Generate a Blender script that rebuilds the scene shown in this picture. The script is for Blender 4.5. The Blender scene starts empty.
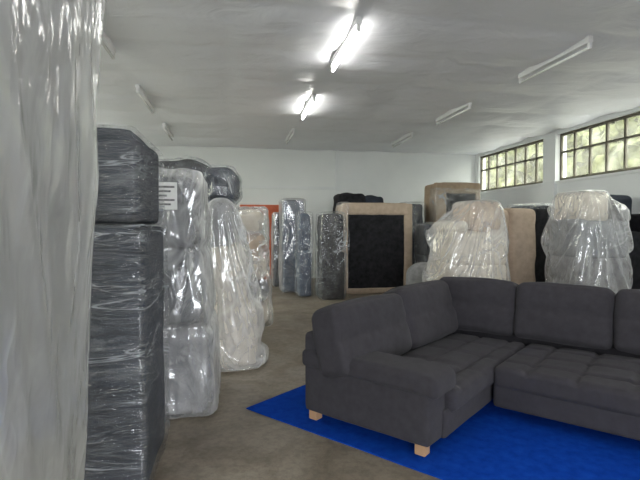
import bpy, bmesh, math, random, time
from mathutils import Vector, Matrix, noise, Euler
random.seed(3)
scene=bpy.context.scene
scene.view_settings.view_transform='Standard'
scene.view_settings.exposure=0.36
COL=scene.collection

# ---------------------------------------------------------------- materials
def newmat(name):
    m=bpy.data.materials.new(name); m.use_nodes=True
    nt=m.node_tree; nt.nodes.clear()
    out=nt.nodes.new('ShaderNodeOutputMaterial')
    return m,nt,out
def coords(nt,scale=(1,1,1),rot=(0,0,0)):
    tc=nt.nodes.new('ShaderNodeTexCoord'); mp=nt.nodes.new('ShaderNodeMapping')
    mp.inputs['Scale'].default_value=scale; mp.inputs['Rotation'].default_value=rot
    nt.links.new(tc.outputs['Object'],mp.inputs['Vector']); return mp.outputs['Vector']
def noisen(nt,vec,scale,detail=4,rough=.55,dist=0):
    n=nt.nodes.new('ShaderNodeTexNoise'); n.inputs['Scale'].default_value=scale
    n.inputs['Detail'].default_value=detail; n.inputs['Roughness'].default_value=rough
    n.inputs['Distortion'].default_value=dist
    nt.links.new(vec,n.inputs['Vector']); return n.outputs['Fac']
def ramp(nt,fac,stops):
    r=nt.nodes.new('ShaderNodeValToRGB'); e=r.color_ramp.elements
    e[0].position=stops[0][0]; e[0].color=(*stops[0][1],1)
    e[1].position=stops[-1][0]; e[1].color=(*stops[-1][1],1)
    for s in stops[1:-1]:
        x=e.new(s[0]); x.color=(*s[1],1)
    nt.links.new(fac,r.inputs['Fac']); return r.outputs['Color']
def math_(nt,op,a,b=None,c=None,clamp=False):
    n=nt.nodes.new('ShaderNodeMath'); n.operation=op; n.use_clamp=clamp
    for i,x in enumerate((a,b,c)):
        if x is None: continue
        if isinstance(x,(int,float)): n.inputs[i].default_value=x
        else: nt.links.new(x,n.inputs[i])
    return n.outputs[0]
def principled(nt,rough=.6,spec=.5,metal=0,sheen=0):
    p=nt.nodes.new('ShaderNodeBsdfPrincipled')
    p.inputs['Roughness'].default_value=rough; p.inputs['Specular IOR Level'].default_value=spec
    p.inputs['Metallic'].default_value=metal; p.inputs['Sheen Weight'].default_value=sheen
    return p
def bump(nt,h,strength,dist=.01,normal=None):
    b=nt.nodes.new('ShaderNodeBump'); b.inputs['Strength'].default_value=strength
    b.inputs['Distance'].default_value=dist; nt.links.new(h,b.inputs['Height'])
    if normal is not None: nt.links.new(normal,b.inputs['Normal'])
    return b.outputs['Normal']
def mat_noise(name,c1,c2,scale=5,rough=.6,spec=.4,bs=.1,bscale=60,bdist=.01,sheen=0,metal=0,stretch=(1,1,1)):
    m,nt,out=newmat(name); v=coords(nt,stretch)
    p=principled(nt,rough,spec,metal,sheen)
    nt.links.new(ramp(nt,noisen(nt,v,scale),[(.3,c1),(.7,c2)]),p.inputs['Base Color'])
    if bs>0: nt.links.new(bump(nt,noisen(nt,v,bscale,3),bs,bdist),p.inputs['Normal'])
    nt.links.new(p.outputs[0],out.inputs[0]); return m
def mat_plastic(name,base,crease,edge,stretch=(1,1,1),scale=6,col=(.86,.88,.9),rough=.15,facet=.3,sharp=14,cloud=.15,rot=(0,0,0),gloss=.05,trans=.35,bs=.5):
    """PE film: clear sheet, irregular wrinkles, milky at grazing angle and along creases, where highlights are painted in as white streaks"""
    m,nt,out=newmat(name); v=coords(nt,stretch,rot)
    p=principled(nt,rough,.6); p.inputs['Base Color'].default_value=(*col,1)
    def ridge(sc,dist,k,det=2):
        n=noisen(nt,v,sc,det,.5,dist)
        a=math_(nt,'ABSOLUTE',math_(nt,'SUBTRACT',n,.5))
        return math_(nt,'MULTIPLY_ADD',a,-k,1.0,True)
    r1=ridge(scale*.5,1.2,sharp); r2=ridge(scale*1.15,1.6,sharp*.8)
    soft1=math_(nt,'ABSOLUTE',math_(nt,'SUBTRACT',noisen(nt,v,scale*.5,2,.5,1.2),.5))
    soft2=math_(nt,'ABSOLUTE',math_(nt,'SUBTRACT',noisen(nt,v,scale*1.15,2,.5,1.6),.5))
    soft3=math_(nt,'ABSOLUTE',math_(nt,'SUBTRACT',noisen(nt,v,scale*3.1,2,.5,1.0),.5))
    hgt=math_(nt,'ADD',math_(nt,'ADD',math_(nt,'MULTIPLY',soft1,-1.0),math_(nt,'MULTIPLY',soft2,-.55)),math_(nt,'MULTIPLY',soft3,-.18))
    nb=bump(nt,hgt,bs,.12)
    if facet>0:
        nz=nt.nodes.new('ShaderNodeTexVoronoi'); nz.inputs['Scale'].default_value=scale*1.7
        wv=nt.nodes.new('ShaderNodeTexNoise'); wv.inputs['Scale'].default_value=scale*.8; nt.links.new(v,wv.inputs['Vector'])
        w=nt.nodes.new('ShaderNodeVectorMath'); w.operation='MULTIPLY_ADD'
        nt.links.new(wv.outputs['Color'],w.inputs[0]); w.inputs[1].default_value=(.5,.5,.5); nt.links.new(v,w.inputs[2])
        nt.links.new(w.outputs[0],nz.inputs['Vector'])
        s=nt.nodes.new('ShaderNodeVectorMath'); s.operation='SUBTRACT'; nt.links.new(nz.outputs['Color'],s.inputs[0]); s.inputs[1].default_value=(.5,.5,.5)
        a=nt.nodes.new('ShaderNodeVectorMath'); a.operation='MULTIPLY_ADD'; nt.links.new(s.outputs[0],a.inputs[0])
        a.inputs[1].default_value=(facet,facet,facet); nt.links.new(nb,a.inputs[2])
        nn=nt.nodes.new('ShaderNodeVectorMath'); nn.operation='NORMALIZE'; nt.links.new(a.outputs[0],nn.inputs[0]); nb=nn.outputs[0]
    nt.links.new(nb,p.inputs['Normal'])
    patch=math_(nt,'MULTIPLY_ADD',noisen(nt,v,scale*.45,3),3.2,-1.2,True)
    cr=math_(nt,'MULTIPLY',math_(nt,'MULTIPLY',math_(nt,'MAXIMUM',r1,math_(nt,'MULTIPLY',r2,.7)),patch),crease)  # white crease streaks also paint narrow highlights into the film
    cl=math_(nt,'MULTIPLY',math_(nt,'MULTIPLY_ADD',noisen(nt,v,scale*1.1,5,.65,1.5),4,-1.9,True),cloud)
    lw=nt.nodes.new('ShaderNodeLayerWeight'); lw.inputs['Blend'].default_value=.35; nt.links.new(nb,lw.inputs['Normal'])
    ed=math_(nt,'MULTIPLY',lw.outputs['Facing'],edge)
    fac=math_(nt,'ADD',math_(nt,'ADD',math_(nt,'ADD',cr,cl),ed),base,clamp=True)
    tl=nt.nodes.new('ShaderNodeBsdfTranslucent'); tl.inputs[0].default_value=(*col,1)
    mx0=nt.nodes.new('ShaderNodeMixShader'); mx0.inputs[0].default_value=trans
    nt.links.new(p.outputs[0],mx0.inputs[1]); nt.links.new(tl.outputs[0],mx0.inputs[2])
    tr=nt.nodes.new('ShaderNodeBsdfTransparent'); mx=nt.nodes.new('ShaderNodeMixShader')
    nt.links.new(fac,mx.inputs[0]); nt.links.new(tr.outputs[0],mx.inputs[1]); nt.links.new(mx0.outputs[0],mx.inputs[2])
    gl=nt.nodes.new('ShaderNodeBsdfGlossy'); gl.inputs['Roughness'].default_value=rough; nt.links.new(nb,gl.inputs['Normal'])
    mx2=nt.nodes.new('ShaderNodeMixShader'); mx2.inputs[0].default_value=gloss
    nt.links.new(mx.outputs[0],mx2.inputs[1]); nt.links.new(gl.outputs[0],mx2.inputs[2])
    nt.links.new(mx2.outputs[0],out.inputs[0]); return m
def mat_emit(name,c,s):
    m,nt,out=newmat(name); e=nt.nodes.new('ShaderNodeEmission')
    e.inputs[0].default_value=(*c,1); e.inputs[1].default_value=s
    nt.links.new(e.outputs[0],out.inputs[0]); return m

M_sofa=mat_noise('sofa_fabric',(.037,.035,.040),(.049,.046,.053),14,.95,.1,.25,260,.004,.05)
M_wood=mat_noise('foot_wood',(.36,.21,.11),(.46,.29,.16),8,.5,.4,.05,40,stretch=(1,1,.2))
M_rug=mat_noise('rug_blue',(.003,.036,.28),(.005,.056,.38),14,.95,.05,.5,220,.006,0)
M_charcoal=mat_noise('charcoal_fabric',(.026,.031,.043),(.046,.053,.072),5,.9,.2,.2,150)
M_black=mat_noise('black_cloth',(.012,.012,.014),(.03,.03,.034),10,.85,.2,.15,120)
M_grey=mat_noise('grey_fabric',(.20,.20,.21),(.32,.32,.33),8,.9,.2,.2,150)
M_bgrey=mat_noise('blue_grey_fabric',(.24,.25,.27),(.34,.35,.36),3,.9,.2,.2,150)
M_dgrey=mat_noise('dark_grey_fabric',(.10,.105,.115),(.18,.185,.195),8,.9,.2,.2,150)
M_slate=mat_noise('slate_fabric',(.05,.065,.10),(.10,.125,.17),8,.9,.2,.2,150)
M_beige=mat_noise('beige_fabric',(.44,.35,.27),(.56,.45,.35),9,.9,.2,.2,150)
M_tan=mat_noise('tan_fabric',(.27,.20,.14),(.36,.28,.20),9,.9,.2,.2,150)
M_cream=mat_noise('cream_fabric',(.62,.56,.47),(.72,.67,.59),7,.85,.2,.2,120)
M_lamp=mat_noise('lamp_housing',(.72,.73,.74),(.8,.8,.8),4,.5,.4,0)
M_tubeoff=mat_noise('tube_off',(.85,.87,.86),(.92,.93,.92),4,.2,.5,0)
M_tube=mat_emit('tube_lit',(1,.98,.93),28)
M_frame=mat_noise('window_frame_metal',(.09,.085,.065),(.17,.155,.12),9,.7,.3,.1,50)
M_red=mat_noise('red_door_paint',(.50,.09,.03),(.60,.13,.05),6,.45,.5,.05,40)
M_doorpanel=mat_noise('door_panel_grey',(.55,.6,.58),(.68,.72,.7),4,.6,.3,.05,40)
M_label=mat_noise('label_paper',(.82,.82,.8),(.9,.9,.88),20,.7,.2,0)
M_ink=mat_noise('label_ink',(.03,.03,.03),(.35,.35,.35),60,.7,.2,0)

P_front=mat_plastic('cloudy_film',.34,.30,.30,(1,1,.4),2.4,(.76,.77,.76),.13,.0,13,.22,(.3,0,0),gloss=.16,trans=.15,bs=.45)
P_stretch=mat_plastic('stretch_film',.02,.62,.06,(1,1,7),2.4,(.76,.81,.88),.12,.10,30,.12,(0.10,.10,0),gloss=.10,bs=.45)
P_bag=mat_plastic('pe_bag',.07,.32,.55,(1,1,.7),3.2,(.95,.96,.98),.09,.0,16,.12,gloss=.12,bs=.30)
P_bagw=mat_plastic('pe_bag_white',.18,.40,.5,(1,1,.5),3.4,(.94,.95,.96),.11,.0,15,.18,gloss=.11,bs=.35)
P_thin=mat_plastic('thin_film',.02,.55,.22,(1,1,.6),4.5,(.85,.9,.95),.10,.08,24,.10,gloss=.08)

def mk_floor():
    m,nt,out=newmat('concrete_floor'); v=coords(nt)
    p=principled(nt,.5,.35)
    c=ramp(nt,noisen(nt,v,.9,8,.65,.6),[(.28,(.155,.128,.098)),(.5,(.245,.208,.162)),(.72,(.34,.298,.242))])
    c2=ramp(nt,noisen(nt,v,18,8,.8),[(.40,(.45,.44,.42)),(.56,(1,1,1))])
    mx=nt.nodes.new('ShaderNodeMix'); mx.data_type='RGBA'; mx.blend_type='MULTIPLY'; mx.inputs[0].default_value=.5
    nt.links.new(c,mx.inputs[6]); nt.links.new(c2,mx.inputs[7])
    c3=ramp(nt,noisen(nt,v,2.3,5,.6,1.0),[(.40,(.62,.57,.51)),(.52,(1,1,1))])
    mx3=nt.nodes.new('ShaderNodeMix'); mx3.data_type='RGBA'; mx3.blend_type='MULTIPLY'; mx3.inputs[0].default_value=.5
    nt.links.new(mx.outputs[2],mx3.inputs[6]); nt.links.new(c3,mx3.inputs[7])
    nt.links.new(mx3.outputs[2],p.inputs['Base Color'])
    r=nt.nodes.new('ShaderNodeMapRange'); r.inputs[3].default_value=.25; r.inputs[4].default_value=.6
    nt.links.new(noisen(nt,v,2.5,6),r.inputs[0]); nt.links.new(r.outputs[0],p.inputs['Roughness'])
    nt.links.new(bump(nt,noisen(nt,v,30,6),.15,.01),p.inputs['Normal'])
    nt.links.new(p.outputs[0],out.inputs[0]); return m
def mk_ceiling():
    m,nt,out=newmat('ceiling_sheet'); v=coords(nt)
    p=principled(nt,.34,.5)
    c=ramp(nt,noisen(nt,v,.35,4,.5,.2),[(.3,(.86,.88,.92)),(.7,(.91,.93,.96))])
    nt.links.new(c,p.inputs['Base Color'])
    vs=coords(nt,(.7,1.2,1))
    nt.links.new(bump(nt,noisen(nt,vs,2.2,4,.5,.6),.55,.08),p.inputs['Normal'])
    nt.links.new(p.outputs[0],out.inputs[0]); return m
M_floor=mk_floor(); M_ceil=mk_ceiling()
M_wall=mat_noise('wall_white',(.74,.765,.77),(.82,.84,.84),.8,.8,.2,.15,25,.01)
M_wall2=mat_noise('wall_white_b',(.76,.785,.78),(.82,.84,.83),.6,.8,.2,.15,25,.01)
def mk_glass():
    m,nt,out=newmat('dirty_glass'); v=coords(nt)
    tr=nt.nodes.new('ShaderNodeBsdfTransparent')
    nt.links.new(ramp(nt,noisen(nt,v,1.5,5),[(.35,(.80,.79,.70)),(.65,(.96,.96,.91))]),tr.inputs[0])
    tl=nt.nodes.new('ShaderNodeBsdfTranslucent'); tl.inputs[0].default_value=(.72,.71,.60,1)
    g=nt.nodes.new('ShaderNodeBsdfGlossy'); g.inputs['Roughness'].default_value=.1
    mt=nt.nodes.new('ShaderNodeMixShader')
    mr=nt.nodes.new('ShaderNodeMapRange'); mr.inputs[1].default_value=.3; mr.inputs[2].default_value=.7; mr.inputs[3].default_value=.04; mr.inputs[4].default_value=.12
    nt.links.new(noisen(nt,v,2.3,4),mr.inputs[0]); nt.links.new(mr.outputs[0],mt.inputs[0])
    nt.links.new(tr.outputs[0],mt.inputs[1]); nt.links.new(tl.outputs[0],mt.inputs[2])
    mx=nt.nodes.new('ShaderNodeMixShader'); mx.inputs[0].default_value=.04
    nt.links.new(mt.outputs[0],mx.inputs[1]); nt.links.new(g.outputs[0],mx.inputs[2]); nt.links.new(mx.outputs[0],out.inputs[0]); return m
M_glass=mk_glass()
M_leaf=mat_noise('foliage',(.028,.034,.014),(.12,.13,.06),1.6,.8,.1,.5,6,.1)
M_bark=mat_noise('bark',(.04,.03,.02),(.08,.06,.04),6,.9,.1,.4,20)
M_yard=mat_noise('yard_gravel',(.20,.20,.21),(.32,.32,.33),3,.95,.1,.2,30)

# ---------------------------------------------------------------- geometry helpers
def empty(name,loc=(0,0,0),rz=0):
    e=bpy.data.objects.new(name,None); e.empty_display_size=.2
    e.location=loc; e.rotation_euler=(0,0,rz); COL.objects.link(e); return e
def link(name,me,mat,parent=None,smooth=True):
    o=bpy.data.objects.new(name,me); COL.objects.link(o)
    if mat: me.materials.append(mat)
    if smooth:
        for p in me.polygons: p.use_smooth=True
    if parent: o.parent=parent
    return o
def box(name,x0,x1,y0,y1,z0,z1,mat,parent=None,bev=0):
    bm=bmesh.new(); bmesh.ops.create_cube(bm,size=1)
    for v in bm.verts: v.co=Vector((v.co.x*(x1-x0),v.co.y*(y1-y0),v.co.z*(z1-z0)))
    if bev>0: bmesh.ops.bevel(bm,geom=bm.edges[:],offset=bev,segments=2,affect='EDGES',profile=.5)
    me=bpy.data.meshes.new(name); bm.to_mesh(me); bm.free()
    o=link(name,me,mat,parent,False); o.location=((x0+x1)/2,(y0+y1)/2,(z0+z1)/2); return o
def soft(name,x0,x1,y0,y1,z0,z1,mat,parent=None,r=.05,n=16,bulge=(0,0,0),fn=None,rot=(0,0,0),zmin=None,uni=False,open_bottom=False):
    h=Vector(((x1-x0)/2,(y1-y0)/2,(z1-z0)/2)); c=Vector(((x0+x1)/2,(y0+y1)/2,(z0+z1)/2))
    r=min(r,h.x*.98,h.y*.98,h.z*.98)
    bm=bmesh.new(); bmesh.ops.create_cube(bm,size=2)
    bmesh.ops.subdivide_edges(bm,edges=bm.edges[:],cuts=n,use_grid_fill=True)
    if open_bottom:
        bmesh.ops.delete(bm,geom=[f for f in bm.faces if f.calc_center_median().z<-.999],context='FACES')
    for v in bm.verts:
        if uni: t=v.co.copy()
        else: t=Vector([math.sin(max(-1,min(1,a))*math.pi/2) for a in v.co])
        p=Vector((t.x*h.x,t.y*h.y,t.z*h.z))
        q=Vector([max(-(h[i]-r),min(h[i]-r,p[i])) for i in range(3)])
        if open_bottom and p.z<0: q.z=p.z
        d=p-q
        if d.length>1e-7: p=q+d.normalized()*r
        for i in range(3):
            j,k=(i+1)%3,(i+2)%3
            p[i]+=t[i]*bulge[i]*(1-t[j]**2)*(1-t[k]**2)
        if fn: p=fn(p,t)
        if zmin is not None and p.z+c.z<zmin: p.z=zmin-c.z
        v.co=p
    bmesh.ops.recalc_face_normals(bm,faces=bm.faces[:])
    me=bpy.data.meshes.new(name); bm.to_mesh(me); bm.free()
    o=link(name,me,mat,parent); o.location=c; o.rotation_euler=rot; return o
def outdir(t):
    d=Vector((t.x**5,t.y**5,t.z**5)); return d.normalized() if d.length>1e-6 else Vector((0,0,1))
def crinkle(amp,s=(3,3,3),seed=0,big=.0,bs=1.2):
    def f(p,t):
        q=Vector((p.x*s[0]+seed,p.y*s[1]+seed*1.7,p.z*s[2]-seed))
        w=Vector((noise.noise(q*.7+Vector((9,1,4))),noise.noise(q*.7+Vector((2,7,1))),0))
        a=1-abs(noise.noise(q+w*1.2))*2.6
        g=noise.noise(Vector((p.x*bs,p.y*bs,p.z*bs+seed*3)))
        return p+outdir(t)*(amp*(a-.5)+big*g)
    return f
def chain(*fs):
    def f(p,t):
        for g in fs: p=g(p,t)
        return p
    return f
def shear(kx=0,ky=0,z0=0):
    def f(p,t): return Vector((p.x+kx*(p.z-z0),p.y+ky*(p.z-z0),p.z))
    return f
def taper(H,top,bot,pw=1.0,offx=0):
    def f(p,t):
        k=max(0,min(1,(p.z+H/2)/H)); s=bot+(top-bot)*k**pw
        return Vector((p.x*s+offx*(1-k),p.y*s,p.z))
    return f

# ---- cloth-simulated bags
CLOTHS=[]; COLLIDERS=[]
def collide(*objs):
    for o in objs:
        m=o.modifiers.new('col','COLLISION'); o.collision.thickness_outer=.012; o.collision.cloth_friction=12
        COLLIDERS.append(o)
def bag(name,x0,x1,y0,y1,z0,z1,mat,parent,n=44,seed=0,r=.12,bend=.4,amp=.06):
    def fn(p,t):
        w=Vector((noise.noise(p*3+Vector((seed,0,0))),noise.noise(p*3+Vector((0,seed,0))),noise.noise(p*3+Vector((0,0,seed)))))
        return p+w*amp
    o=soft(name,x0,x1,y0,y1,z0,z1,mat,parent,r,n,(0,0,0),fn,uni=True,open_bottom=True)
    m=o.modifiers.new('cloth','CLOTH'); s=m.settings
    s.quality=5; s.mass=.15; s.air_damping=1.5; s.tension_stiffness=20; s.compression_stiffness=20; s.shear_stiffness=6
    s.bending_stiffness=bend
    m.collision_settings.distance_min=.008; m.collision_settings.collision_quality=2
    m.collision_settings.use_self_collision=False
    m.point_cache.frame_start=1; m.point_cache.frame_end=60
    CLOTHS.append(o); return o
def simulate(frames):
    t0=time.time()
    for f in range(1,frames+1):
        scene.frame_set(f)
    dg=bpy.context.evaluated_depsgraph_get(); new=[]
    for o in CLOTHS:
        me=bpy.data.meshes.new_from_object(o.evaluated_get(dg)); new.append(me)
    for o,me in zip(CLOTHS,new):
        o.modifiers.clear(); o.data=me
        for p in me.polygons: p.use_smooth=True
        for v in me.vertices:
            if v.co.z+o.location.z<.003: v.co.z=.003-o.location.z
        sm=o.modifiers.new('sub','SUBSURF'); sm.levels=1; sm.render_levels=1
    for o in COLLIDERS:
        for m in list(o.modifiers):
            if m.type=='COLLISION': o.modifiers.remove(m)
    scene.frame_set(1)
    print('SIM',round(time.time()-t0,1),'s frame',f)

# ---------------------------------------------------------------- room shell
XL,XR,YB,YR,H=-4.5,7.87,14.5,-5.0,4.0
FL=box('floor',XL-.2,XR+.2,YR-.2,YB+.2,-.2,0,M_floor)
def ceiling():
    W=XR-XL+.4; D=YB-YR+.4; nx,ny=170,280
    bm=bmesh.new(); vs=[]
    for j in range(ny+1):
        row=[]
        for i in range(nx+1):
            x=XL-.2+W*i/nx; y=YR-.2+D*j/ny
            s=abs(math.sin(math.pi*(y+.05*math.sin(x))/1.30)); s2=abs(math.sin(math.pi*(x+.09)/1.51))
            z=H+.055-.055*s**.6-.034*s2**.6+.032*noise.noise(Vector((x*.8,y*1.1,0)))+.016*noise.noise(Vector((x*2.2,y*3.4,5)))
            row.append(bm.verts.new((x,y,z)))
        vs.append(row)
    for j in range(ny):
        for i in range(nx): bm.faces.new((vs[j][i],vs[j+1][i],vs[j+1][i+1],vs[j][i+1]))
    top=[]
    for (x,y) in ((XL-.2,YR-.2),(XR+.2,YR-.2),(XR+.2,YB+.2),(XL-.2,YB+.2)): top.append(bm.verts.new((x,y,H+.25)))
    bm.faces.new(top)
    me=bpy.data.meshes.new('ceiling'); bm.to_mesh(me); bm.free(); link('ceiling',me,M_ceil)
ceiling()
box('wall_back',XL-.2,3.17,YB,YB+.2,0,H+.12,M_wall2)
box('wall_back.001',3.17,XR+.2,YB-.03,YB+.2,0,H+.12,M_wall)
box('wall_rear',XL,-1.6,YR-.2,YR,0,H+.12,M_wall)
box('wall_rear.001',2.2,XR,YR-.2,YR,0,H+.12,M_wall)
box('wall_rear.002',-1.6,2.2,YR-.2,YR,3.2,H+.12,M_wall)  # opening below it is added behind the camera to let daylight in
portals=[((.3,YR-.02,1.6),(math.radians(90),0,0),3.8,3.2)]
ZS,ZT=2.74,3.90
bays=[(10.9,14.25),(7.0,10.43),(3.1,6.53),(-.8,2.63),(-4.7,-1.27)]
def clerestory(side,X,inn,ZS,win0,bays):
    o=.25*inn
    a,b=sorted((X,X+o))
    nm='wall_'+side
    box(nm,a,b,YR,YB,0,ZS,M_wall); box(nm+'.001',a,b,YR,YB,ZT,H+.12,M_wall)
    edges=[YB]+[e for bb in bays for e in (bb[1],bb[0])]+[YR]; k=2
    for i in range(0,len(edges),2):
        p=0 if i in(0,len(edges)-2) else .06*inn
        a2,b2=sorted((X-p,X+o))
        if edges[i]-edges[i+1]>.001: box(nm+'.%03d'%k,a2,b2,edges[i+1],edges[i],ZS,ZT,M_wall); k+=1
    for wi,(y0,y1) in enumerate(bays):
        e=empty('window_%d'%(wi+win0),(X+.1*inn,(y0+y1)/2,(ZS+ZT)/2)); L=(y1-y0)/2; hh=(ZT-ZS)/2
        box('glass',-.005,.005,-L,L,-hh,hh,M_glass,e)
        nb=7
        for j in range(nb+1):
            y=-L+2*L*j/nb; w=.045 if j in(0,nb) else .024
            box('mullion_%d'%j,-.03,.03,max(-L,y-w),min(L,y+w),-hh,hh,M_frame,e)
        for j,(z,w) in enumerate([(-hh+.035,.035),(.12,.022),(hh-.03,.03)]):
            box('rail_%d'%j,-.028,.028,-L,L,z-w,z+w,M_frame,e)
        portals.append(((X+.22*inn,(y0+y1)/2,(ZS+ZT)/2),(0,math.radians(90)*inn,0),ZT-ZS,y1-y0))
clerestory('right',XR,1,ZS,1,bays)
for i in range(1,len(bays)):
    box('trim_%d'%(10+i),XR-.08,XR,bays[i][1],bays[i-1][0],0,ZS,M_wall)
box('trim_1',XR-.05,XR,YR,YB-.04,ZS-.06,ZS,M_wall2)
clerestory('left',XL,-1,1.9,6,[(9.6,12.6),(5.6,8.8),(1.6,4.8),(-2.4,.8)])  # left windows are added out of view to light the room evenly
box('trim_2',-3.4,3.17,YB-.05,YB,2.78,2.86,M_wall)
box('trim_3',3.13,3.2,YB-.06,YB,0,H,M_wall)
e=empty('door_1',(.86,YB,0))
box('jamb_left',-.70,-.50,-.09,0,0,2.28,M_red,e,.005)
box('jamb_right',.50,.62,-.09,0,0,2.28,M_red,e,.005)
box('header',-.50,.50,-.09,0,2.08,2.28,M_red,e,.005)
box('leaf',-.5,.5,-.05,0,0,2.1,M_red,e)
box('panel',-.4,.14,-.065,-.05,1.05,1.95,M_doorpanel,e,.004)
box('handle',.36,.44,-.1,-.05,1.0,1.04,M_lamp,e)

# ---------------------------------------------------------------- fluorescent lamps
def lamp(x,y0,y1,lit):
    e=empty('fluorescent_ceiling_lamp',(x,(y0+y1)/2,H)); L=(y1-y0)/2
    box('batten',-.035,.035,-L,L,-.06,0.03,M_lamp,e,.005)
    for s in(-1,1):
        box('socket_%d'%s,-.02,.02,s*(L-.02)-.02,s*(L-.02)+.02,-.14,-.06,M_lamp,e,.003)
    bm=bmesh.new(); bmesh.ops.create_cone(bm,segments=14,radius1=.019,radius2=.019,depth=2*L-.06,cap_ends=True)
    me=bpy.data.meshes.new('tube'); bm.to_mesh(me); bm.free()
    t=link('tube',me,M_tube if lit else M_tubeoff,e); t.rotation_euler=(math.pi/2,0,0); t.location=(0,0,-.12)
for x in(-1.6,1.42,4.45):
    for y in(-.9,2.2,5.3,8.4,11.4):
        if y==2.2 and x==-1.6: continue
        lamp(x,y,y+1.5, (x==1.42 and y in(5.3,8.4)) or y in(-.9,2.2))  # two nearest rows are unseen, added and lit to brighten ceiling and room

# ---------------------------------------------------------------- corner sofa
S=empty('corner_sofa',(.55,3.82,0),math.atan2(.65,.76))
XE=2.5; XI=1.02; VF=1.20; VE=3.5
def quilt(sx,sy,ox=0,oy=0,depth=.014,sg=.028,wr=.004,lx=True,ly=True):
    def f(p,t):
        if t.z>.3:
            a=((p.x-ox+sx/2)%sx)-sx/2; b=((p.y-oy+sy/2)%sy)-sy/2
            g=0
            if lx: g+=math.exp(-(a/sg)**2)
            if ly: g+=math.exp(-(b/sg)**2)
            p=Vector((p.x,p.y,p.z-depth*min(1.3,g)*min(1,(t.z-.3)*2.)))
        return p+outdir(t)*wr*noise.noise(p*5)
    return f
def cushfn(seed,crease=.0,wr=.009):
    def f(p,t):
        if t.y<0:
            p=Vector((p.x,p.y+.022*math.exp(-((p.z-crease)/.05)**2)*min(1,-t.y*1.5),p.z))
        p=Vector((p.x,p.y,p.z-(.02*(t.x**4) if t.z>0 else 0)))
        return p+outdir(t)*wr*noise.noise(Vector((p.x*4+seed,p.y*4,p.z*6)))
    return f
wr=lambda s,a=.004:(lambda p,t:p+outdir(t)*a*noise.noise(p*4+Vector((s,0,s))))
soft('arm_panel',0,.27,-1.13,-.02,.09,.49,M_sofa,S,.025,14,(.008,.01,0),wr(1))
def armtop(p,t):
    dz=-.028*max(0,(-p.y-.42)/.17)**2 if p.y<-.42 else 0
    p=Vector((p.x,p.y,p.z+dz))
    return p+outdir(t)*.004*noise.noise(p*5)
soft('arm_pad',-.035,.34,-1.19,.0,.455,.60,M_sofa,S,.045,24,(.006,.01,.004),armtop)
soft('base_left',.2,XE-.03,-VF+.04,-.05,.09,.30,M_sofa,S,.025,12,(0,0.005,0),wr(2))
soft('base_right',XI+.03,XE-.03,-VE+.2,-VF,.09,.30,M_sofa,S,.025,12,(0.005,0,0),wr(3))
soft('seat_left',.27,2.05,-VF,-.28,.26,.44,M_sofa,S,.05,70,(0,.008,.02),quilt(.42,.30,.1,.0,.020,.025))
soft('seat_right',XI,2.1,-VE+.22,-VF-.005,.26,.44,M_sofa,S,.05,80,(.008,0,.02),quilt(.30,.36,.0,.05,.024,.025))
soft('back_frame_left',0.0,XE-.02,-.24,0,.09,.74,M_sofa,S,.05,14,(0,.01,0),wr(4))
soft('back_frame_right',XE-.24,XE,-VE,-.02,.09,.74,M_sofa,S,.05,14,(.01,0,0),wr(5))
tl=math.radians(-15)
soft('back_cushion_1',-.07,.97,-.47,-.15,.43,.98,M_sofa,S,.075,28,(.01,.035,.015),cushfn(1),(tl,0,0))
soft('back_cushion_2',.97,2.0,-.47,-.15,.43,1.01,M_sofa,S,.075,28,(.006,.035,.015),cushfn(2),(tl,0,0))
def rcush(name,v0,v1,seed):
    w=v1-v0
    o=soft(name,-w/2,w/2,-.15,.15,-.285,.285,M_sofa,S,.065,28,(.003,.035,.010),cushfn(seed))
    o.location=(XE-.31,-(v0+v1)/2,.745)
    o.rotation_euler=Euler((math.radians(-12),0,math.radians(-90)),'XYZ')
rcush('back_cushion_3',.20,1.06,3); rcush('back_cushion_4',1.065,1.93,4)
rcush('back_cushion_5',1.935,2.80,5); rcush('back_cushion_6',2.805,3.3,6)
soft('arm_panel_right',XI+.03,XE,-VE,-VE+.24,.09,.47,M_sofa,S,.03,12,(0,0,0),wr(6))
soft('arm_pad_right',XI-.02,XE,-VE-.04,-VE+.3,.445,.60,M_sofa,S,.07,14,(.01,.02,.012),wr(7))
for i,(x,y) in enumerate([(.07,-1.05),(.07,-.08),(XI+.1,-VE+.1),(XE-.1,-VE+.1),(XE-.1,-.1)]):
    box('foot_%d'%(i+1),x-.04,x+.04,y-.04,y+.04,.012,.1,M_wood,S,.006)

R=empty('blue_rug',(.58,3.87,0),math.atan2(.65,.76))
soft('pile',-.2,2.7,-4.2,.52,.0,.010,M_rug,R,.004,50,(0,0,0),lambda p,t:p+Vector((.008*noise.noise(p*2),.008*noise.noise(p*2.3+Vector((5,0,0))),0)),zmin=0)

# ---------------------------------------------------------------- foreground wrapped mattress stack (left edge)
e=empty('plastic_wrapped_mattress_stack',(-.86,1.12,0))
soft('mattress_left',-.36,-.01,-.42,.42,0,2.72,M_bgrey,e,.06,16,(.01,.01,0),shear(.055,0,1.6-1.36))
soft('mattress_right',.01,.375,-.41,.41,0,2.74,M_bgrey,e,.06,16,(.0,.01,0),shear(.055,0,1.6-1.37))
def ffold(p,t):
    q=Vector((p.x*1.2,p.y*2.2+.35*math.sin(p.z*1.3),p.z*.8+p.y*.7))
    d=.014*noise.noise(q)+.009*(1-3*abs(noise.noise(q*2.1+Vector((4,2,7)))))+.004*(1-3*abs(noise.noise(Vector((p.x*5,p.y*7+p.z*1.5,p.z*3)))))
    return p+outdir(t)*(d+.004)
soft('film',-.41,.425,-.46,.47,0,2.8,P_front,e,.06,90,(.01,.01,.02),chain(shear(.055,0,.2),ffold),zmin=0)

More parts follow.
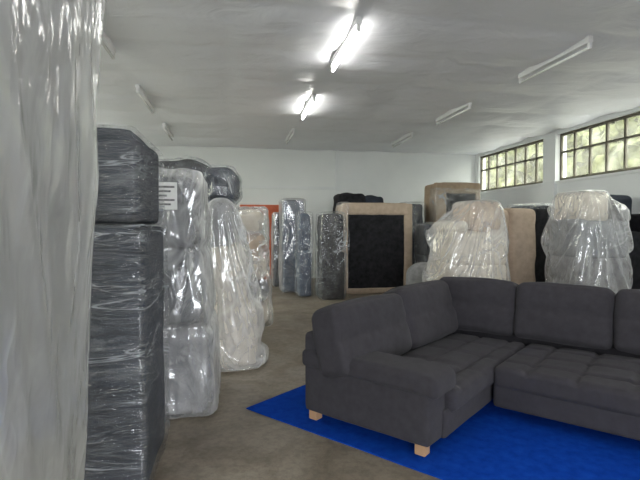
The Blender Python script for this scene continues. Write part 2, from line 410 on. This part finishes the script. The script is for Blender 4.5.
def cartonstack(name,x0,x1,y0,y1,levels,core,film,seed,gap=.02,bul=.03,am=.012,fs=(2,2,6)):
    e=empty(name,((x0+x1)/2,(y0+y1)/2,0)); hx,hy=(x1-x0)/2,(y1-y0)/2; z=0
    for i,(zz,dx) in enumerate(levels):
        soft('block_%d'%(i+1),-hx+.03,hx-.03+dx,-hy+.03,hy-.03,z,zz-gap,core[i%len(core)],e,.04,12,(.01,.01,.0),wr(seed+i,.012))
        z=zz
    z=0
    for i,(zz,dx) in enumerate(levels):
        soft('film_%d'%(i+1),-hx,hx+dx,-hy,hy,z,zz,film,e,.03,50,(bul,bul,0.01),crinkle(am,fs,seed+i*3,.010),zmin=0)
        z=zz
    return e
cartonstack('film_wrapped_armchair_stack',-1.7,-.53,2.76,3.76,[(1.62,.03),(2.17,0)],[M_charcoal,M_charcoal],P_stretch,11,.01,.010,.008)
# stack of footstools wrapped in a white bag that cinches between tiers
e=empty('plastic_wrapped_footstool_stack',(-.785,4.5,0)); zz=0; TZ=[0,.78,1.42,2.04]; XRr=[.60,.545,.50]
for i in range(3):
    soft('footstool_%d'%(i+1),-.5,XRr[i]-.05,-.46,.46,TZ[i]+.01*(i>0),TZ[i+1]-.02,[M_grey,M_dgrey,M_dgrey][i],e,.08,14,(.02,.02,.01),wr(i,.015))
def tiers(p,t):
    z=p.z+1.04
    k=0
    for zt in TZ[1:-1]: k+=math.exp(-((z-zt)/.05)**2)
    grow=.10*max(0,1-z/2.04)
    d=outdir(Vector((t.x,t.y,0.0001)))
    sx=-.035*k+.02*math.sin(z*3.1)
    a=noise.noise(Vector((p.x*5,p.y*5,z*1.3))); b=noise.noise(Vector((p.x*10+3,p.y*10,z*2.6)))
    dd=.026*(1-3*abs(a))+.012*(1-3*abs(b))+.02*noise.noise(Vector((p.x,p.y,z*1.7)))
    side=max(abs(t.x),abs(t.y))
    q=p+d*(sx+dd)*side
    q.x+= (grow if t.x>0 else 0)*max(0,t.x)
    if t.z>.7: q.z+=.03*b
    return q
soft('film',-.54,.50,-.50,.50,0,2.08,P_bagw,e,.06,96,(.01,.01,.0),tiers,zmin=0)
box('label',.17,.33,-.565,-.56,1.74,1.96,M_label,e)
for i in range(5): box('label_text_%d'%i,.185,.31-.03*(i%3),-.567,-.565,1.915-i*.035,1.93-i*.035,M_ink,e)
# tall dark bundle behind
e=empty('film_wrapped_sofa_bundle',(-.42,6.68,0))
soft('sofa_lower',-.6,.42,-.5,.5,0,1.1,M_grey,e,.08,14,(.02,.02,0),wr(3,.02))
soft('sofa_upper',-.6,.42,-.5,.5,1.08,1.95,M_slate,e,.08,14,(.02,.02,0),wr(4,.02))
soft('cushion_top',-.66,.12,-.5,.5,1.93,2.44,M_black,e,.13,20,(.02,.02,.04),wr(8,.05))
soft('cushion_side',.04,.46,-.5,.5,1.93,2.34,M_charcoal,e,.12,20,(.02,.02,.03),wr(9,.05))
soft('film_body',-.65,.47,-.54,.54,0,1.97,P_thin,e,.08,50,(.02,.02,.0),crinkle(.02,(2.2,2.2,1.4),6,.02),zmin=0)
soft('film_top',-.69,.14,-.53,.53,1.90,2.47,P_thin,e,.14,44,(.02,.02,.04),chain(wr(8,.05),crinkle(.015,(4,4,4),6)))
soft('film_side',.02,.49,-.53,.53,1.90,2.37,P_thin,e,.13,44,(.02,.02,.03),chain(wr(9,.05),crinkle(.015,(4,4,4),8)))
# bag draped over armchair (cloth)
e=empty('plastic_draped_armchair',(-.02,5.58,0))
a=soft('armchair_seat',-.22,.26,-.3,.28,0,.75,M_cream,e,.1,12,(.03,.03,.02))
b=soft('armchair_middle',-.25,.14,-.3,.28,.72,1.4,M_cream,e,.1,12,(.03,.03,.02))
c=soft('armchair_back',-.27,.0,-.28,.26,1.35,1.9,M_grey,e,.1,12,(.03,.03,.02))
collide(a,b,c)
bag('film',-.36,.34,-.40,.33,.03,2.0,P_bagw,e,44,8,.1,.2,.09)
e=empty('film_wrapped_cushion_stack',(.16,7.95,0))
for i in range(5):
    soft('cushion_%d'%(i+1),-.33+.02*i,.36-.025*i+.04*random.random(),-.4,.4,i*.37,(i+1)*.37+.02,[M_cream,M_grey,M_cream,M_beige,M_cream][i],e,.12,14,(.03,.03,.02),wr(i,.03),zmin=0)
soft('film',-.38,.42,-.45,.45,0,1.92,P_bag,e,.08,60,(.02,.02,0),chain(taper(1.92,.85,1.05),crinkle(.03,(5,5,3),3,.03)),zmin=0)

def upright(name,x0,x1,y0,y1,h,core,film,seed,am=.018):
    e=empty(name,((x0+x1)/2,(y0+y1)/2,0)); hx,hy=(x1-x0)/2,(y1-y0)/2
    soft('upholstered_body',-hx+.04,hx-.04,-hy+.04,hy-.04,0,h*.55,core,e,.05,14,(.01,.01,.0),wr(seed,.015))
    soft('upholstered_body_top',-hx+.05,hx-.06,-hy+.04,hy-.04,h*.55-.01,h-.05,core,e,.07,14,(.01,.01,.02),wr(seed+4,.02))
    soft('film',-hx,hx,-hy,hy,0,h,film,e,.06,50,(.01,.01,.02),chain(taper(h,.97,1.02),crinkle(am,(3,3,1.4),seed,.02)),zmin=0)
    return e
upright('film_wrapped_upright_sofa',1.12,1.75,11.35,12.2,2.3,M_slate,P_bag,31)
upright('film_wrapped_upright_sofa',1.42,1.78,10.6,11.2,1.95,M_slate,P_thin,33)
upright('film_wrapped_upright_sofa',1.0,1.45,12.5,13.2,2.0,M_charcoal,P_bag,35)
upright('film_wrapped_upright_sofa',1.83,2.42,10.0,10.75,1.93,M_black,P_thin,37)

def standing(name,x0,x1,y0,depth,h,fr,mat,fl=.1,rz=0):
    w=x1-x0; e=empty(name,((x0+x1)/2,y0,0),rz); hw=w/2
    soft('body',-hw+.01,hw-.01,.06,depth,0,h-.01,mat,e,.08,14,(.01,.02,.01),wr(2,.012))
    soft('frame_left',-hw,-hw+fl,-.02,.14,0,h,mat,e,.035,12,(0,0,0),wr(5,.01))
    soft('frame_right',hw-fr,hw,-.02,.14,0,h,mat,e,.035,12,(0,0,0),wr(6,.01))
    soft('frame_top',-hw+fl*.5,hw-fr*.5,-.025,.14,h-.28,h+.01,mat,e,.05,12,(0,0,.01),wr(7,.012))
    soft('frame_bottom',-hw+fl*.5,hw-fr*.5,-.02,.14,0,.14,mat,e,.035,12,(0,0,0))
    soft('dust_cover',-hw+fl*.8,hw-fr*.8,.0,.08,.1,h-.22,M_black,e,.01,24,(0,0,0),crinkle(.006,(2,2,2),3))
    for s in(-1,1):
        for zz in(.3,h-.5):
            box('foot_%d_%d'%(s,int(zz*10)),s*(hw-fl-.12)-.025,s*(hw-fl-.12)+.025,-.05,.01,zz-.025,zz+.025,M_black,e,.004)
    return e
e=standing('upright_sofa_bed',2.50,4.26,10.85,.85,2.17,.22,M_beige,.15)
soft('film_edge',-.92,-.70,-.05,.5,0,2.2,P_thin,e,.05,30,(0,0,0),crinkle(.02,(4,4,2),5),zmin=0)
e=empty('film_wrapped_black_armchair_stack',(3.4,12.7,0))
soft('armchair_body',-.7,.65,-.4,.4,0,1.5,M_charcoal,e,.1,12,(.02,.02,0))
soft('armchair_top',-.66,.1,-.38,.38,1.46,2.50,M_black,e,.1,16,(.02,.02,.03),wr(3,.05))
soft('armchair_top_b',.05,.62,-.38,.38,1.46,2.44,M_charcoal,e,.1,16,(.02,.02,.03),wr(5,.05))
soft('film',-.74,.69,-.44,.44,0,1.9,P_thin,e,.1,40,(.02,.02,0),crinkle(.03,(3,3,2),9,.03),zmin=0)
upright('film_wrapped_upright_sofa',4.34,4.94,11.6,12.4,2.25,M_charcoal,P_thin,41)
upright('film_wrapped_upright_sofa',4.38,4.88,10.4,11.1,1.7,M_charcoal,P_thin,43)
e=standing('upright_sofa_bed',5.05,6.3,11.3,.8,2.74,.14,M_tan,.3)
soft('film_edge',-.66,.65,-.05,.3,0,2.6,P_thin,e,.05,30,(0,0,0),crinkle(.02,(4,4,2),7),zmin=0)
e=empty('grey_footstool',(3.98,9.4,0)); rr=.34
soft('seat',-rr,rr,-rr,rr,.1,.8,M_grey,e,.2,14,(.03,.03,.04),wr(3,.02))
for sx in(-1,1):
    for sy in(-1,1): box('leg_%d_%d'%(sx,sy),sx*rr*.6-.025,sx*rr*.6+.025,sy*rr*.6-.025,sy*rr*.6+.025,0,.14,M_wood,e,.004)
def bagged(name,x0,x1,y0,y1,h,core,film,seed,parts):
    e=empty(name,((x0+x1)/2,(y0+y1)/2,0)); hx,hy=(x1-x0)/2,(y1-y0)/2
    for i,(a,b,z0,z1) in enumerate(parts):
        o=soft(['armchair_base','armchair_seat','armchair_back','armrest'][i%4],hx*a,hx*b,-hy*.8,hy*.8,z0*h,z1*h,core[i%len(core)],e,.09,12,(.02,.03,.02),wr(i,.02))
        collide(o)
    bag('film',-hx,hx,-hy,hy,.03,h+.12,film,e,56,seed,.16,.15,.12)
    return e
bagged('plastic_covered_armchair',3.15,4.55,6.9,7.9,2.08,[M_cream,M_cream,M_beige,M_cream],P_bag,51,[(-.75,.8,0,.48),(-.6,.8,.46,.74),(-.1,.62,.72,.97),(-.58,-.2,.72,.82)])
bagged('plastic_covered_armchair',5.2,6.5,6.5,7.5,2.24,[M_grey,M_bgrey,M_cream,M_grey],P_bag,57,[(-.75,.8,0,.5),(-.7,.72,.48,.77),(-.55,.15,.75,.97),(.3,.66,.75,.88)])
e=empty('upright_beige_sofa',(5.3,8.35,0))
soft('backrest',-.66,-.18,-.3,.4,0,1.93,M_beige,e,.10,18,(.02,.04,.02),wr(3,.02))
soft('seat_cushion',-.2,.36,-.32,.4,0,1.95,M_beige,e,.10,18,(.02,.04,.02),wr(4,.02))
soft('base',.35,.62,-.28,.4,0,1.95,M_black,e,.03,12,(0,.0,.0),wr(5,.01))
e=empty('black_armchair',(7.15,7.75,0))
soft('seat',-.4,.4,-.4,.4,0,1.5,M_black,e,.06,14,(.02,.02,.02),wr(4,.02))
soft('back',-.4,.4,.05,.4,1.45,2.2,M_charcoal,e,.09,14,(.02,.03,.03),wr(5,.02))
soft('arm_left',-.44,-.24,-.38,.3,1.45,1.85,M_black,e,.05,12)
soft('arm_right',.24,.44,-.38,.3,1.45,1.85,M_black,e,.05,12)
upright('film_wrapped_upright_sofa',6.0,6.7,8.9,9.7,2.1,M_charcoal,P_thin,71)
upright('film_wrapped_upright_sofa',6.2,7.0,10.2,11.0,1.95,M_slate,P_bag,73)
upright('film_wrapped_upright_sofa',6.55,7.4,12.3,13.1,2.2,M_charcoal,P_thin,75)

FL.modifiers.new('col','COLLISION'); COLLIDERS.append(FL)
simulate(36)

# ---------------------------------------------------------------- outside
box('ground',-60,80,-60,80,-.5,-.3,M_yard)
for i in range(13):
    x=16+random.random()*6; y=-4+i*3.2+random.random()*1.2
    e=empty('tree',(x,y,-.3)); hgt=4.4+random.random()*1.5
    bm=bmesh.new(); bmesh.ops.create_cone(bm,segments=10,radius1=.25,radius2=.15,depth=hgt,cap_ends=True)
    me=bpy.data.meshes.new('trunk'); bm.to_mesh(me); bm.free(); t=link('trunk',me,M_bark,e); t.location=(0,0,hgt/2)
    bm=bmesh.new()
    for j in range(7):
        m=Matrix.Translation((random.uniform(-1.2,1.2),random.uniform(-1.8,1.8),hgt+random.uniform(-2.2,1.2)))
        bmesh.ops.create_icosphere(bm,subdivisions=4,radius=random.uniform(1.1,1.8),matrix=m)
    for v in bm.verts: v.co+=Vector((noise.noise(v.co*2.5),noise.noise(v.co*2.5+Vector((7,0,0))),noise.noise(v.co*2.5+Vector((0,7,0)))))*.6
    me=bpy.data.meshes.new('crown'); bm.to_mesh(me); bm.free(); link('crown',me,M_leaf,e)

# ---------------------------------------------------------------- light
w=bpy.data.worlds.new('World'); scene.world=w; w.use_nodes=True
bg=w.node_tree.nodes['Background']; bg.inputs[0].default_value=(.91,.95,1,1); bg.inputs[1].default_value=11.5
for i,(loc,rot,sx,sy) in enumerate(portals):
    l=bpy.data.lights.new('daylight_portal','AREA'); l.shape='RECTANGLE'; l.size=sx; l.size_y=sy; l.energy=1
    l.cycles.is_portal=True
    o=bpy.data.objects.new('daylight_portal',l); COL.objects.link(o); o.location=loc; o.rotation_euler=rot

# ---------------------------------------------------------------- camera
cam=bpy.data.cameras.new('Camera'); cam.lens=26.4; cam.sensor_width=36; cam.clip_start=.05; cam.clip_end=300
co=bpy.data.objects.new('Camera',cam); COL.objects.link(co)
co.location=(0,0,1.6); co.rotation_euler=(math.radians(90-1.58),0,math.radians(-10.3))
scene.camera=co
